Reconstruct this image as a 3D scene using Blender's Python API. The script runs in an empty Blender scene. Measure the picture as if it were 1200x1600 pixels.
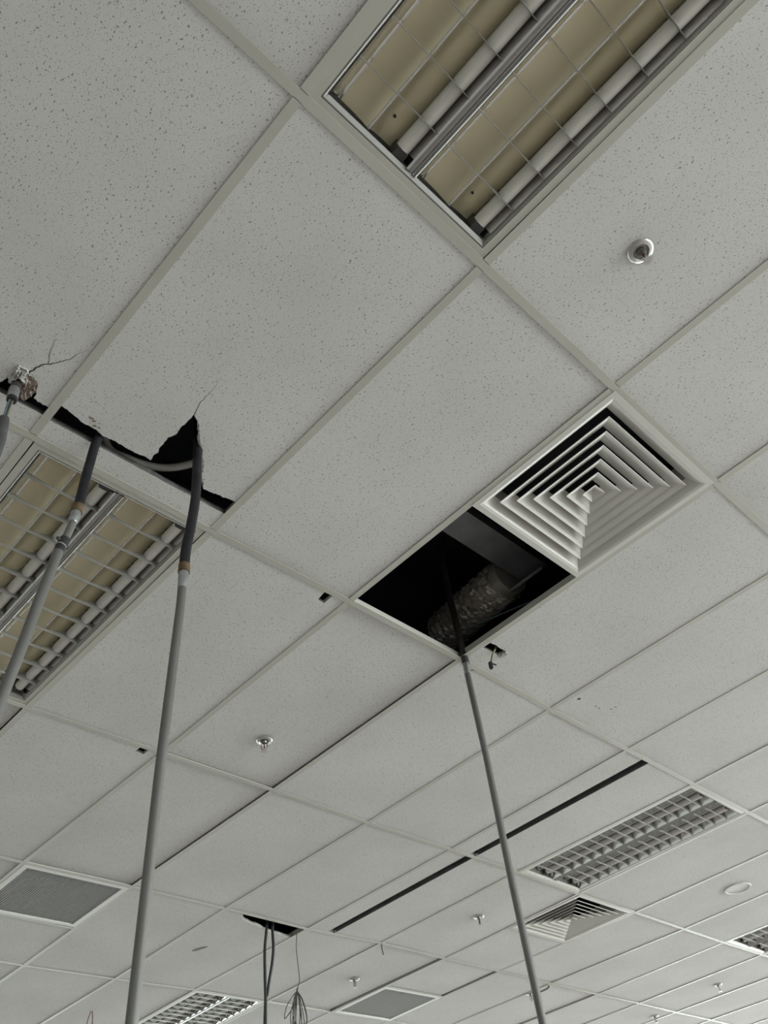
import bpy, bmesh, math, random
from mathutils import Vector, Matrix

# ------------------------------------------------------------------ camera, light, exposure
H = 3.0                       # height of the suspended ceiling above the floor
C = bpy.context.scene.collection
scn = bpy.context.scene
cam_d = bpy.data.cameras.new('camera'); cam = bpy.data.objects.new('camera', cam_d); C.objects.link(cam)
R_ = ((0.7240872, -0.6811615, -0.1082440), (0.4486091, 0.5843411, -0.6762362), (0.5238775, 0.4410947, 0.7286892))
M = Matrix(((R_[0][0], -R_[1][0], -R_[2][0], -0.38369),
            (R_[0][1], -R_[1][1], -R_[2][1], -0.37088),
            (R_[0][2], -R_[1][2], -R_[2][2], H - 1.91911),
            (0, 0, 0, 1)))
cam.matrix_world = M
cam_d.sensor_fit = 'VERTICAL'; cam_d.sensor_height = 32.0; cam_d.sensor_width = 24.0
cam_d.lens = 32.0 * 1259.39 / 1600.0
cam_d.clip_start = 0.02
scn.camera = cam

W = bpy.data.worlds.new('daylight'); scn.world = W; W.use_nodes = True
W.node_tree.nodes['Background'].inputs[0].default_value = (0.80, 0.92, 0.95, 1)
W.node_tree.nodes['Background'].inputs[1].default_value = 1.0

XW, XE, YS, YN = -5.4, 16.2, -7.2, 12.0      # the room
WINDOWS = [(-6.4, -3.6), (-3.2, -0.4), (0.0, 2.8), (3.2, 6.0), (6.4, 9.2)]
WNX = [(-3.6, -0.4), (0.0, 3.2), (3.6, 6.8), (7.2, 10.4), (10.8, 14.0)]     # x ranges of the windows in the wall behind the far ceiling    # y ranges of the windows in the far wall
WZ0, WZ1 = 0.35, 2.70
WIN_W = 320.0; SOUTH_W = 280.0; NORTH_W = 75.0
for (a, b) in WINDOWS:       # daylight entering through each window opening
    ld = bpy.data.lights.new('window_daylight', 'AREA'); lo = bpy.data.objects.new('window_daylight', ld); C.objects.link(lo)
    ld.shape = 'RECTANGLE'; ld.size = WZ1 - WZ0 - 0.1; ld.size_y = (b - a) - 0.1
    ld.energy = WIN_W; ld.color = (0.955, 1.0, 1.0)
    lo.location = (XE + 0.30, (a + b) / 2, (WZ0 + WZ1) / 2)
    lo.rotation_euler = (0, math.radians(52), 0)      # from the sky down into the room, towards -X
WZS = [(1.2, 4.4), (4.8, 8.0), (8.4, 11.6), (12.0, 15.2)]                      # x ranges of the two smaller windows in the near side wall
for wins, yw, sgn, en in ((WZS, YS, -1, SOUTH_W), (WNX, YN, 1, NORTH_W)):
    for (a, b) in wins:
        ld = bpy.data.lights.new('window_daylight', 'AREA'); lo = bpy.data.objects.new('window_daylight', ld); C.objects.link(lo)
        ld.shape = 'RECTANGLE'; ld.size = (b - a) - 0.1; ld.size_y = WZ1 - WZ0 - 0.1
        ld.energy = en; ld.color = (0.985, 0.995, 1.0)
        lo.location = ((a + b) / 2, yw + sgn * 0.30, (WZ0 + WZ1) / 2)
        lo.rotation_euler = (math.radians(-52 * sgn), 0, 0)      # from the sky down into the room
scn.view_settings.view_transform = 'Standard'; scn.view_settings.look = 'None'
scn.view_settings.gamma = 1.0; scn.view_settings.use_curve_mapping = False
scn.view_settings.exposure = 0.50
scn.cycles.use_denoising = True
scn.cycles.max_bounces = 8; scn.cycles.diffuse_bounces = 5; scn.cycles.caustics_reflective = False; scn.cycles.caustics_refractive = False

# ------------------------------------------------------------------ materials
def mat(name, col, rough=0.6, metal=0.0, spec=0.5):
    m = bpy.data.materials.new(name); m.use_nodes = True
    b = m.node_tree.nodes['Principled BSDF']
    b.inputs['Base Color'].default_value = (*col, 1); b.inputs['Roughness'].default_value = rough
    b.inputs['Metallic'].default_value = metal; b.inputs['Specular IOR Level'].default_value = spec
    return m

def N(nt, t, **kw):
    n = nt.nodes.new(t)
    for k, v in kw.items():
        setattr(n, k, v)
    return n

def noise_col(m, c1, c2, scale, detail=4, stretch=(1, 1, 1), rough_rng=None, bump=0.0):
    nt = m.node_tree; b = nt.nodes['Principled BSDF']
    tc = N(nt, 'ShaderNodeTexCoord'); mp = N(nt, 'ShaderNodeMapping'); mp.inputs['Scale'].default_value = stretch
    nz = N(nt, 'ShaderNodeTexNoise'); nz.inputs['Scale'].default_value = scale; nz.inputs['Detail'].default_value = detail
    nt.links.new(tc.outputs['Object'], mp.inputs[0]); nt.links.new(mp.outputs[0], nz.inputs['Vector'])
    cr = N(nt, 'ShaderNodeValToRGB'); cr.color_ramp.elements[0].color = (*c1, 1); cr.color_ramp.elements[1].color = (*c2, 1)
    cr.color_ramp.elements[0].position = 0.3; cr.color_ramp.elements[1].position = 0.7
    nt.links.new(nz.outputs['Fac'], cr.inputs[0]); nt.links.new(cr.outputs[0], b.inputs['Base Color'])
    if rough_rng:
        mr = N(nt, 'ShaderNodeMapRange'); mr.inputs['To Min'].default_value = rough_rng[0]; mr.inputs['To Max'].default_value = rough_rng[1]
        nt.links.new(nz.outputs['Fac'], mr.inputs['Value']); nt.links.new(mr.outputs[0], b.inputs['Roughness'])
    if bump:
        bp = N(nt, 'ShaderNodeBump'); bp.inputs['Strength'].default_value = bump; bp.inputs['Distance'].default_value = 0.002
        nt.links.new(nz.outputs['Fac'], bp.inputs['Height']); nt.links.new(bp.outputs[0], b.inputs['Normal'])
    return m

def tile_material():
    """mineral fibre board: off-white with short dark pin holes and fissures"""
    m = mat('mineral_fibre_tile', (0.72, 0.71, 0.68), 1.0, 0, 0.03)
    nt = m.node_tree; b = nt.nodes['Principled BSDF']
    tc = N(nt, 'ShaderNodeTexCoord')
    warp = N(nt, 'ShaderNodeTexNoise'); warp.inputs['Scale'].default_value = 35
    nt.links.new(tc.outputs['Object'], warp.inputs['Vector'])
    vm = N(nt, 'ShaderNodeVectorMath', operation='SCALE'); vm.inputs['Scale'].default_value = 0.012
    nt.links.new(warp.outputs['Color'], vm.inputs[0])
    va = N(nt, 'ShaderNodeVectorMath', operation='ADD')
    nt.links.new(tc.outputs['Object'], va.inputs[0]); nt.links.new(vm.outputs[0], va.inputs[1])
    fac = None
    for scale, stretch, cut, size in ((100, (1.0, 0.6, 1), 0.40, 0.115), (230, (0.8, 1, 1), 0.40, 0.16), (48, (1, 0.7, 1), 0.16, 0.065)):
        mp = N(nt, 'ShaderNodeMapping'); mp.inputs['Scale'].default_value = stretch
        mp.inputs['Rotation'].default_value = (0, 0, scale)
        nt.links.new(va.outputs[0], mp.inputs[0])
        vo = N(nt, 'ShaderNodeTexVoronoi', voronoi_dimensions='2D'); vo.inputs['Scale'].default_value = scale
        nt.links.new(mp.outputs[0], vo.inputs['Vector'])
        sp = N(nt, 'ShaderNodeSeparateColor'); nt.links.new(vo.outputs['Color'], sp.inputs[0])
        keep = N(nt, 'ShaderNodeMath', operation='LESS_THAN'); keep.inputs[1].default_value = cut
        nt.links.new(sp.outputs[0], keep.inputs[0])
        sz = N(nt, 'ShaderNodeMath', operation='MULTIPLY'); sz.inputs[1].default_value = size
        nt.links.new(sp.outputs[1], sz.inputs[0])
        sz2 = N(nt, 'ShaderNodeMath', operation='ADD'); sz2.inputs[1].default_value = size * 0.5
        nt.links.new(sz.outputs[0], sz2.inputs[0])
        dot = N(nt, 'ShaderNodeMath', operation='LESS_THAN')
        nt.links.new(vo.outputs['Distance'], dot.inputs[0]); nt.links.new(sz2.outputs[0], dot.inputs[1])
        mu = N(nt, 'ShaderNodeMath', operation='MULTIPLY'); nt.links.new(dot.outputs[0], mu.inputs[0]); nt.links.new(keep.outputs[0], mu.inputs[1])
        if fac is None:
            fac = mu
        else:
            mx = N(nt, 'ShaderNodeMath', operation='MAXIMUM'); nt.links.new(fac.outputs[0], mx.inputs[0]); nt.links.new(mu.outputs[0], mx.inputs[1]); fac = mx
    big = N(nt, 'ShaderNodeTexNoise'); big.inputs['Scale'].default_value = 2.2; big.inputs['Detail'].default_value = 5
    nt.links.new(tc.outputs['Object'], big.inputs['Vector'])
    cr = N(nt, 'ShaderNodeValToRGB')
    cr.color_ramp.elements[0].color = (0.70, 0.695, 0.685, 1); cr.color_ramp.elements[0].position = 0.3
    cr.color_ramp.elements[1].color = (0.78, 0.775, 0.77, 1); cr.color_ramp.elements[1].position = 0.7
    nt.links.new(big.outputs['Fac'], cr.inputs[0])
    mix = N(nt, 'ShaderNodeMix', data_type='RGBA')
    mix.inputs['B'].default_value = (0.36, 0.355, 0.34, 1)
    nt.links.new(cr.outputs[0], mix.inputs['A']); nt.links.new(fac.outputs[0], mix.inputs['Factor'])
    nt.links.new(mix.outputs['Result'], b.inputs['Base Color'])
    fine = N(nt, 'ShaderNodeTexNoise'); fine.inputs['Scale'].default_value = 260; fine.inputs['Detail'].default_value = 3
    nt.links.new(tc.outputs['Object'], fine.inputs['Vector'])
    bp = N(nt, 'ShaderNodeBump'); bp.inputs['Strength'].default_value = 0.25; bp.inputs['Distance'].default_value = 0.001
    nt.links.new(fine.outputs['Fac'], bp.inputs['Height']); nt.links.new(bp.outputs[0], b.inputs['Normal'])
    return m

MT = {}
MT['tile'] = tile_material()
MT['core'] = noise_col(mat('tile_broken_core', (0.5, 0.49, 0.46), 0.95), (0.34, 0.33, 0.31), (0.62, 0.61, 0.58), 90, bump=0.8)
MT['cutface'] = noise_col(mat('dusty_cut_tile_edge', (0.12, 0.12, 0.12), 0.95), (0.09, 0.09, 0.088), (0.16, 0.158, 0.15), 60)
MT['brown'] = noise_col(mat('brown_tile_core', (0.25, 0.2, 0.16), 0.95), (0.17, 0.13, 0.10), (0.36, 0.30, 0.26), 45, bump=0.8)
MT['tee'] = noise_col(mat('cream_painted_steel_tee', (0.62, 0.61, 0.55), 0.44, 0, 0.4), (0.53, 0.52, 0.47), (0.59, 0.58, 0.53), 3)
MT['white'] = noise_col(mat('white_painted_steel', (0.74, 0.73, 0.69), 0.35), (0.72, 0.71, 0.67), (0.77, 0.76, 0.73), 5)
MT['diff'] = noise_col(mat('off_white_painted_aluminium', (0.70, 0.69, 0.65), 0.42), (0.68, 0.67, 0.63), (0.73, 0.72, 0.69), 4)
MT['plate'] = mat('matt_white_plastic', (0.66, 0.66, 0.64), 0.7)
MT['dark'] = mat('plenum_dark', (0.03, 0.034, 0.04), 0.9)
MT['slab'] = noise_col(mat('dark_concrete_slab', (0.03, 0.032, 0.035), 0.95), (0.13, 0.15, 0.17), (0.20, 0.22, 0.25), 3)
MT['mirror'] = mat('bright_aluminium_reflector', (0.78, 0.78, 0.77), 0.14, 1.0)
MT['ridge'] = mat('satin_aluminium_ridge', (0.60, 0.60, 0.60), 0.28, 0.95)
MT['gloss'] = mat('glossy_white_trim', (0.86, 0.86, 0.84), 0.16, 0.55)
MT['pan'] = noise_col(mat('floor_tinted_reflector_pan', (0.50, 0.45, 0.29), 0.34, 0.5), (0.84, 0.765, 0.54), (0.92, 0.85, 0.63), 2.5)  # khaki tint puts the mirrored floor into the pan's colour
MT['panw'] = mat('satin_reflector_pan', (0.62, 0.64, 0.64), 0.25, 0.9)
MT['blade'] = mat('louvre_blade_aluminium', (0.34, 0.335, 0.31), 0.42, 0.6)
MT['frame'] = mat('grey_louvre_frame', (0.30, 0.295, 0.285), 0.5, 0.3)
MT['pipe'] = noise_col(mat('grey_conduit', (0.32, 0.33, 0.33), 0.45, 0.35), (0.14, 0.138, 0.133), (0.20, 0.197, 0.190), 14, stretch=(1, 1, 0.15), rough_rng=(0.35, 0.6))
MT['pipe_dark'] = noise_col(mat('dull_grey_conduit', (0.2, 0.2, 0.2), 0.5, 0.3), (0.075, 0.077, 0.08), (0.12, 0.12, 0.122), 20)
MT['zinc'] = noise_col(mat('zinc_coupling', (0.62, 0.63, 0.64), 0.3, 0.7), (0.32, 0.33, 0.335), (0.5, 0.51, 0.52), 40)
MT['hose'] = noise_col(mat('black_flexible_conduit', (0.035, 0.036, 0.04), 0.55, 0, 0.3), (0.009, 0.009, 0.011), (0.022, 0.022, 0.026), 30)
MT['hose_brown'] = noise_col(mat('dusty_dark_conduit', (0.1, 0.09, 0.085), 0.55), (0.035, 0.032, 0.031), (0.075, 0.068, 0.065), 30)
MT['collar'] = noise_col(mat('brown_tape', (0.20, 0.12, 0.055), 0.6), (0.09, 0.055, 0.025), (0.16, 0.10, 0.05), 50)
MT['black'] = mat('black_rubber', (0.02, 0.02, 0.022), 0.5)
MT['cable'] = mat('black_cable', (0.022, 0.025, 0.025), 0.5)
MT['wire'] = mat('dark_grey_wire', (0.07, 0.07, 0.07), 0.5)
MT['copper'] = mat('brown_red_wire', (0.16, 0.08, 0.06), 0.45)
MT['bluecable'] = mat('blue_grey_cable', (0.10, 0.15, 0.19), 0.5)
MT['greencable'] = mat('olive_cable', (0.16, 0.16, 0.10), 0.5)
MT['pvc'] = noise_col(mat('pale_grey_plastic_conduit', (0.55, 0.55, 0.53), 0.4), (0.50, 0.50, 0.48), (0.60, 0.60, 0.58), 8)
MT['foil'] = noise_col(mat('crinkled_foil', (0.62, 0.58, 0.53), 0.38, 0.45), (0.80, 0.75, 0.68), (0.92, 0.87, 0.80), 12)
MT['galv'] = noise_col(mat('galvanised_duct', (0.16, 0.17, 0.18), 0.5, 0.5), (0.22, 0.23, 0.25), (0.36, 0.375, 0.40), 9)
MT['brass'] = mat('chrome_sprinkler', (0.62, 0.61, 0.60), 0.35, 0.8)
MT['dull'] = mat('dull_sprinkler_body', (0.2, 0.19, 0.18), 0.35, 0.8)
MT['red'] = mat('red_glass_bulb', (0.14, 0.012, 0.015), 0.1)
MT['grille'] = mat('grey_grille', (0.56, 0.565, 0.56), 0.5)
MT['wall'] = noise_col(mat('pale_wall_paint', (0.6, 0.6, 0.57), 0.8), (0.56, 0.56, 0.53), (0.62, 0.62, 0.59), 2)
MT['floor'] = noise_col(mat('khaki_carpet', (0.3, 0.27, 0.18), 0.9), (0.31, 0.28, 0.262), (0.37, 0.335, 0.315), 6)
MT['glassframe'] = mat('window_frame_metal', (0.5, 0.5, 0.5), 0.4, 0.6)
g_ = bpy.data.materials.new('window_glass'); g_.use_nodes = True
nt = g_.node_tree; nt.nodes.clear()
o_ = N(nt, 'ShaderNodeOutputMaterial'); mx_ = N(nt, 'ShaderNodeMixShader'); tr_ = N(nt, 'ShaderNodeBsdfTransparent'); gl_ = N(nt, 'ShaderNodeBsdfGlossy')
tr_.inputs[0].default_value = (0.93, 0.97, 0.95, 1); gl_.inputs['Roughness'].default_value = 0.02; mx_.inputs[0].default_value = 0.05
nt.links.new(tr_.outputs[0], mx_.inputs[1]); nt.links.new(gl_.outputs[0], mx_.inputs[2]); nt.links.new(mx_.outputs[0], o_.inputs[0])
MT['glass'] = g_

# ------------------------------------------------------------------ mesh helpers
class MB:
    def __init__(s):
        s.v = []; s.f = []; s.m = []
    def add(s, vs, fs, mi=0):
        n = len(s.v); s.v += [tuple(v) for v in vs]
        for f in fs:
            s.f.append(tuple(n + k for k in f)); s.m.append(mi)
    def box(s, x0, x1, y0, y1, z0, z1, mi=0):
        s.add([(x0, y0, z0), (x1, y0, z0), (x1, y1, z0), (x0, y1, z0), (x0, y0, z1), (x1, y0, z1), (x1, y1, z1), (x0, y1, z1)],
              [(0, 3, 2, 1), (4, 5, 6, 7), (0, 1, 5, 4), (1, 2, 6, 5), (2, 3, 7, 6), (3, 0, 4, 7)], mi)
    def hexa(s, lo, hi, mi=0):
        """lo, hi: four corners below and above"""
        s.add(list(lo) + list(hi), [(0, 3, 2, 1), (4, 5, 6, 7), (0, 1, 5, 4), (1, 2, 6, 5), (2, 3, 7, 6), (3, 0, 4, 7)], mi)
    def prism(s, pts, z0, z1, mi=0, side_mi=None):
        """vertical prism of an outline (may be concave); sides may take another material"""
        n = len(pts); a = len(s.v)
        s.v += [(p[0], p[1], z0) for p in pts] + [(p[0], p[1], z1) for p in pts]
        area = sum(pts[k][0] * pts[(k + 1) % n][1] - pts[(k + 1) % n][0] * pts[k][1] for k in range(n))
        idx = list(range(n)) if area > 0 else list(range(n))[::-1]
        s.f.append(tuple(a + k for k in reversed(idx))); s.m.append(mi)
        s.f.append(tuple(a + n + k for k in idx)); s.m.append(mi)
        for q in range(n):
            k, l = idx[q], idx[(q + 1) % n]
            s.f.append((a + k, a + l, a + n + l, a + n + k)); s.m.append(mi if side_mi is None else side_mi)
    def sweep(s, prof, y0, y1, closed=False, mi=0):
        """x/z profile swept along y"""
        n = len(prof); a = len(s.v)
        s.v += [(p[0], y0, p[1]) for p in prof] + [(p[0], y1, p[1]) for p in prof]
        for k in range(n if closed else n - 1):
            l = (k + 1) % n
            s.f.append((a + k, a + l, a + n + l, a + n + k)); s.m.append(mi)
    def lathe(s, prof, seg=28, c=(0, 0, 0), mi=0):
        a = len(s.v)
        for (r, z) in prof:
            for k in range(seg):
                t = 2 * math.pi * k / seg
                s.v.append((c[0] + r * math.cos(t), c[1] + r * math.sin(t), c[2] + z))
        for q in range(len(prof) - 1):
            for k in range(seg):
                l = (k + 1) % seg
                s.f.append((a + q * seg + k, a + q * seg + l, a + (q + 1) * seg + l, a + (q + 1) * seg + k)); s.m.append(mi)
    def tube(s, pts, r, seg=14, cap=True, mi=0):
        """round tube along a polyline; r is a radius or a list of radii"""
        P = [Vector(p) for p in pts]; n = len(P); a = len(s.v)
        rs = r if isinstance(r, (list, tuple)) else [r] * n
        up = Vector((0.31, 0.87, 0.12)); prev = None
        for k in range(n):
            t = (P[min(k + 1, n - 1)] - P[max(k - 1, 0)]).normalized()
            if prev is None:
                x = t.cross(up).normalized()
            else:
                x = (prev - t * prev.dot(t)).normalized()
            prev = x; y = t.cross(x)
            for q in range(seg):
                w = 2 * math.pi * q / seg
                s.v.append(tuple(P[k] + (x * math.cos(w) + y * math.sin(w)) * rs[k]))
        for k in range(n - 1):
            for q in range(seg):
                l = (q + 1) % seg
                s.f.append((a + k * seg + q, a + k * seg + l, a + (k + 1) * seg + l, a + (k + 1) * seg + q)); s.m.append(mi)
        if cap:
            s.f.append(tuple(a + q for q in reversed(range(seg)))); s.m.append(mi)
            s.f.append(tuple(a + (n - 1) * seg + q for q in range(seg))); s.m.append(mi)
    def build(s, name, mats, parent=None, smooth=False, loc=None, angle=40):
        me = bpy.data.meshes.new(name); me.from_pydata(s.v, [], s.f); me.validate(); me.update()
        mats = mats if isinstance(mats, (list, tuple)) else [mats]
        for m in mats:
            me.materials.append(m)
        if len(me.polygons) == len(s.m):
            me.polygons.foreach_set('material_index', s.m)
        bm = bmesh.new(); bm.from_mesh(me); bmesh.ops.recalc_face_normals(bm, faces=bm.faces); bm.to_mesh(me); bm.free()
        if smooth:
            me.polygons.foreach_set('use_smooth', [True] * len(me.polygons))
            me.set_sharp_from_angle(angle=math.radians(angle))
        o = bpy.data.objects.new(name, me); C.objects.link(o)
        if parent is not None:
            o.parent = parent
        if loc is not None:
            o.location = loc
        return o

def weld(mb):
    """merge vertices that coincide"""
    idx = {}; v = []; mp = []
    for p in mb.v:
        k = tuple(round(c, 6) for c in p)
        if k not in idx: idx[k] = len(v); v.append(p)
        mp.append(idx[k])
    mb.f = [tuple(mp[k] for k in f) for f in mb.f]; mb.v = v
    return mb

def spline(pts, n=8):
    """Catmull-Rom through the points"""
    P = [Vector(p) for p in pts]; out = []
    for k in range(len(P) - 1):
        a = P[max(k - 1, 0)]; b = P[k]; c = P[k + 1]; d = P[min(k + 2, len(P) - 1)]
        for q in range(n):
            t = q / n
            out.append(0.5 * ((2 * b) + (c - a) * t + (2 * a - 5 * b + 4 * c - d) * t * t + (3 * b - a - 3 * c + d) * t ** 3))
    out.append(P[-1]); return [tuple(v) for v in out]

def tag(o, label, cat, group=None, kind=None):
    o['label'] = label; o['category'] = cat
    if group: o['group'] = group
    if kind: o['kind'] = kind
    return o
def struct(o, label=None):
    o['kind'] = 'structure'
    if label: o['label'] = label
    return o
def thing(name, label, cat, loc=(0, 0, 0), rz=0.0, group=None):
    o = bpy.data.objects.new(name, None); C.objects.link(o); o.location = loc; o.rotation_euler = (0, 0, rz); o.empty_display_size = 0.05
    return tag(o, label, cat, group)
def copy_tree(root, loc, rz=0.0, label=None):
    c = root.copy(); C.objects.link(c); c.location = loc; c.rotation_euler = (0, 0, rz)
    if label: c['label'] = label
    for ch in list(root.children):
        d = ch.copy(); C.objects.link(d); d.parent = c
        for gg in list(ch.children):
            e = gg.copy(); C.objects.link(e); e.parent = d
    return c

# ------------------------------------------------------------------ the ceiling grid: 0.6 m along x, 1.2 m along y
# the grid was hung a little out of true: how far (metres) each joint sits off the regular raster
NODE = {(0,0):(-0.0002,-0.0011), (1,0):(0.0067,0.0009), (2,0):(-0.0000,0.0033), (3,0):(0.0010,0.0071), (0,1):(-0.0063,-0.0062), (1,1):(0.0057,-0.0032), (2,1):(-0.0012,-0.0101), (3,1):(-0.0058,-0.0086), (4,1):(-0.0016,0.0053), (5,1):(0.0022,0.0057), (6,1):(0.0103,0.0075), (7,1):(-0.0073,0.0049), (1,2):(-0.0037,0.0011), (2,2):(0.0014,0.0013), (3,2):(-0.0022,-0.0002), (4,2):(0.0043,0.0069), (5,2):(0.0146,-0.0020), (6,2):(-0.0151,-0.0019), (7,2):(-0.0053,0.0107), (8,2):(0.0178,0.0063), (9,2):(0.0356,0.0086), (10,2):(-0.0067,0.0102), (11,2):(-0.0284,0.0015), (2,3):(-0.0121,0.0033), (3,3):(-0.0124,-0.0044), (4,3):(-0.0099,-0.0022), (5,3):(0.0106,0.0171), (6,3):(-0.0022,-0.0190), (7,3):(0.0120,-0.0119), (8,3):(-0.0069,-0.0088), (9,3):(0.0040,-0.0038), (10,3):(0.0183,-0.0022), (11,3):(0.0041,-0.0129), (12,3):(-0.0053,-0.0038), (13,3):(-0.0112,-0.0119), (3,4):(0.0083,0.0318), (4,4):(0.0086,0.0127), (5,4):(-0.0065,-0.0219), (7,4):(0.0009,-0.0146), (8,4):(-0.0005,-0.0404)}
_ks = list(NODE); _off = {}
def _node(i, j):
    if (i, j) in NODE: return NODE[(i, j)]
    if (i, j) in _off: return _off[(i, j)]
    sw = 0.3; sx = sy = 0.0
    for (a, b) in _ks:
        w = math.exp(-(((i - a) * .6) ** 2 + ((j - b) * 1.2) ** 2)); sw += w; sx += w * NODE[(a, b)][0]; sy += w * NODE[(a, b)][1]
    _off[(i, j)] = (sx / sw, sy / sw); return _off[(i, j)]
def g(i, j):
    a = math.floor(i); b = math.floor(j); s = i - a; t = j - b
    o = [(1 - s) * (1 - t) * _node(a, b)[k] + s * (1 - t) * _node(a + 1, b)[k] + (1 - s) * t * _node(a, b + 1)[k] + s * t * _node(a + 1, b + 1)[k] for k in (0, 1)]
    return (i * .6 + o[0], j * 1.2 + o[1])

TH = 0.015; TZ = 0.0026      # tile thickness, height of a tile's face above the flange face
EDGE = 0.006                 # tile edge back from the grid line
FL = 0.012                   # half width of a tee flange
rnd = random.Random(7)

def cell_quad(i0, i1, j0, j1, e=EDGE):
    """four corners of a rectangle of ceiling, set back e from its outline (metres)"""
    ex = e / .6; ey = e / 1.2
    return [g(i0 + ex, j0 + ey), g(i1 - ex, j0 + ey), g(i1 - ex, j1 - ey), g(i0 + ex, j1 - ey)]
def tile_block(mb, i0, i1, j0, j1, dz=0.0, jit=0.0012, gap=(0, 0, 0, 0)):
    q = cell_quad(i0, i1, j0, j1)
    jx, jy = rnd.uniform(-jit, jit), rnd.uniform(-jit, jit)
    q = [(x + jx, y + jy) for x, y in q]
    q = [(q[0][0] + gap[0], q[0][1] + gap[2]), (q[1][0] - gap[1], q[1][1] + gap[2]), (q[2][0] - gap[1], q[2][1] - gap[3]), (q[3][0] + gap[0], q[3][1] - gap[3])]
    z = [H + TZ + dz + rnd.uniform(-0.001, 0.002) for _ in range(4)]
    mb.hexa([(q[k][0], q[k][1], z[k]) for k in range(4)], [(q[k][0], q[k][1], z[k] + TH) for k in range(4)])

I0, I1, J0, J1 = -9, 27, -6, 10
SPECIAL = {(0, -1), (0, 1), (6, 1), (10, 1), (5, 4), (2, 0), (7, 2), (2, 3), (7, 3),       # fixtures, diffusers, grilles
           (-1, 0), (0, 0), (1, 1), (1, 2), (3, 0), (4, 0), (4, 3), (5, 1), (5, 2)}       # damaged tiles and slots
GAPS = {(6, 3): (0, .026, 0, 0), (9, 3): (0, .016, 0, 0), (0, 2): (0, .008, 0, 0), (2, 1): (0, .0072, 0, 0), (2, 2): (0, .008, 0, 0), (3, -1): (0, .008, 0, 0)}
cb = MB()
for i in range(I0, I1):
    for j in range(J0, J1):
        if (i, j) in SPECIAL: continue
        if (i, j) in GAPS:
            tile_block(cb, i, i + 1, j, j + 1, 0.006, 0, GAPS[(i, j)])
        else:
            tile_block(cb, i, i + 1, j, j + 1, rnd.choice((0, 0, .001, .002)))
tile_block(cb, 7, 8, 2.5, 3)
tile_block(cb, 2, 3, 3.5, 4)
tile_block(cb, 7, 8, 3, 3.5, 0.003, 0, (0, .026, 0, 0))
for j in (1, 2):
    tile_block(cb, 5, 5.250, j, j + 1); tile_block(cb, 5.325, 6, j, j + 1)
struct(cb.build('ceiling', MT['tile']), 'white speckled mineral fibre tiles of the suspended ceiling')

def tee(mb, p, q, w=FL, zt=0.0012):
    """inverted T between two points: flange 24 mm wide, web above"""
    d = Vector((q[0] - p[0], q[1] - p[1])); n = Vector((-d.y, d.x)).normalized()
    def quad(h): return [(p[0] - n.x * h, p[1] - n.y * h), (q[0] - n.x * h, q[1] - n.y * h), (q[0] + n.x * h, q[1] + n.y * h), (p[0] + n.x * h, p[1] + n.y * h)]
    a = quad(w); mb.hexa([(x, y, H) for x, y in a], [(x, y, H + zt) for x, y in a])
    b = quad(0.0012); mb.hexa([(x, y, H + zt) for x, y in b], [(x, y, H + 0.036) for x, y in b])
mb = MB()
for j in range(J0, J1 + 1):
    for i in range(I0, I1):
        tee(mb, g(i, j), g(i + 1, j), FL, 0.0014)
struct(mb.build('trim_1', MT['tee']), 'long cream painted main tees of the ceiling grid')
mb = MB()
for i in range(I0, I1 + 1):
    for j in range(J0, J1):
        tee(mb, g(i, j + .009), g(i, j + .991), FL, 0.0012)
for i, j in ((7, 2.5), (2, 3.5), (7, 3.5)):
    tee(mb, g(i + .02, j), g(i + .98, j), FL, 0.0012)
struct(mb.build('trim_2', MT['tee']), 'short cream painted cross tees of the ceiling grid')

# ------------------------------------------------------------------ room shell and the void above the ceiling
SZ = H + 1.05
def shell(name, *b, m='wall'):
    q = MB(); q.box(*b); return struct(q.build(name, MT[m]))
shell('floor', XW - .2, XE + .2, YS - .2, YN + .2, -0.1, 0, m='floor')
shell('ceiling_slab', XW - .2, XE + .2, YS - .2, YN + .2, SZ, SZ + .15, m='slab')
shell('wall_west', XW - .2, XW, YS, YN, 0, SZ)
def window_wall(name, rng, wins, horizontal):
    q = MB()
    def bx(a, b, z0, z1):
        if horizontal == 1: q.box(a, b, YS - .2, YS, z0, z1)
        elif horizontal == 2: q.box(a, b, YN, YN + .2, z0, z1)
        else: q.box(XE, XE + .2, a, b, z0, z1)
    bx(rng[0], rng[1], 0, WZ0); bx(rng[0], rng[1], WZ1, SZ)
    c = rng[0]
    for (a, b) in wins:
        bx(c, a, WZ0, WZ1); c = b
    bx(c, rng[1], WZ0, WZ1)
    struct(q.build(name, MT['wall']))
    return q
window_wall('wall_east', (YS, YN), WINDOWS, 0)
window_wall('wall_south', (XW, XE), WZS, 1)
window_wall('wall_north', (XW, XE), WNX, 2)
wn = 1
for wins, hor in ((WINDOWS, 0), (WZS, 1), (WNX, 2)):
    for (a, b) in wins:
        q = MB(); p = MB()
        def bx(mb_, u0, u1, z0, z1, d0, d1):
            if hor == 1: mb_.box(u0, u1, YS - d1, YS - d0, z0, z1)
            elif hor == 2: mb_.box(u0, u1, YN + d0, YN + d1, z0, z1)
            else: mb_.box(XE + d0, XE + d1, u0, u1, z0, z1)
        for u in (a, (a + b) / 2 - .02, b - .04): bx(q, u, u + .04, WZ0, WZ1, .06, .12)
        for z in (WZ0, WZ1 - .04): bx(q, a, b, z, z + .04, .06, .12)
        fr = struct(q.build('window_%d' % wn, MT['glassframe']))
        bx(p, a + .04, b - .04, WZ0 + .04, WZ1 - .04, .088, .092)
        p.build('pane', MT['glass'], fr); wn += 1
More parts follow.
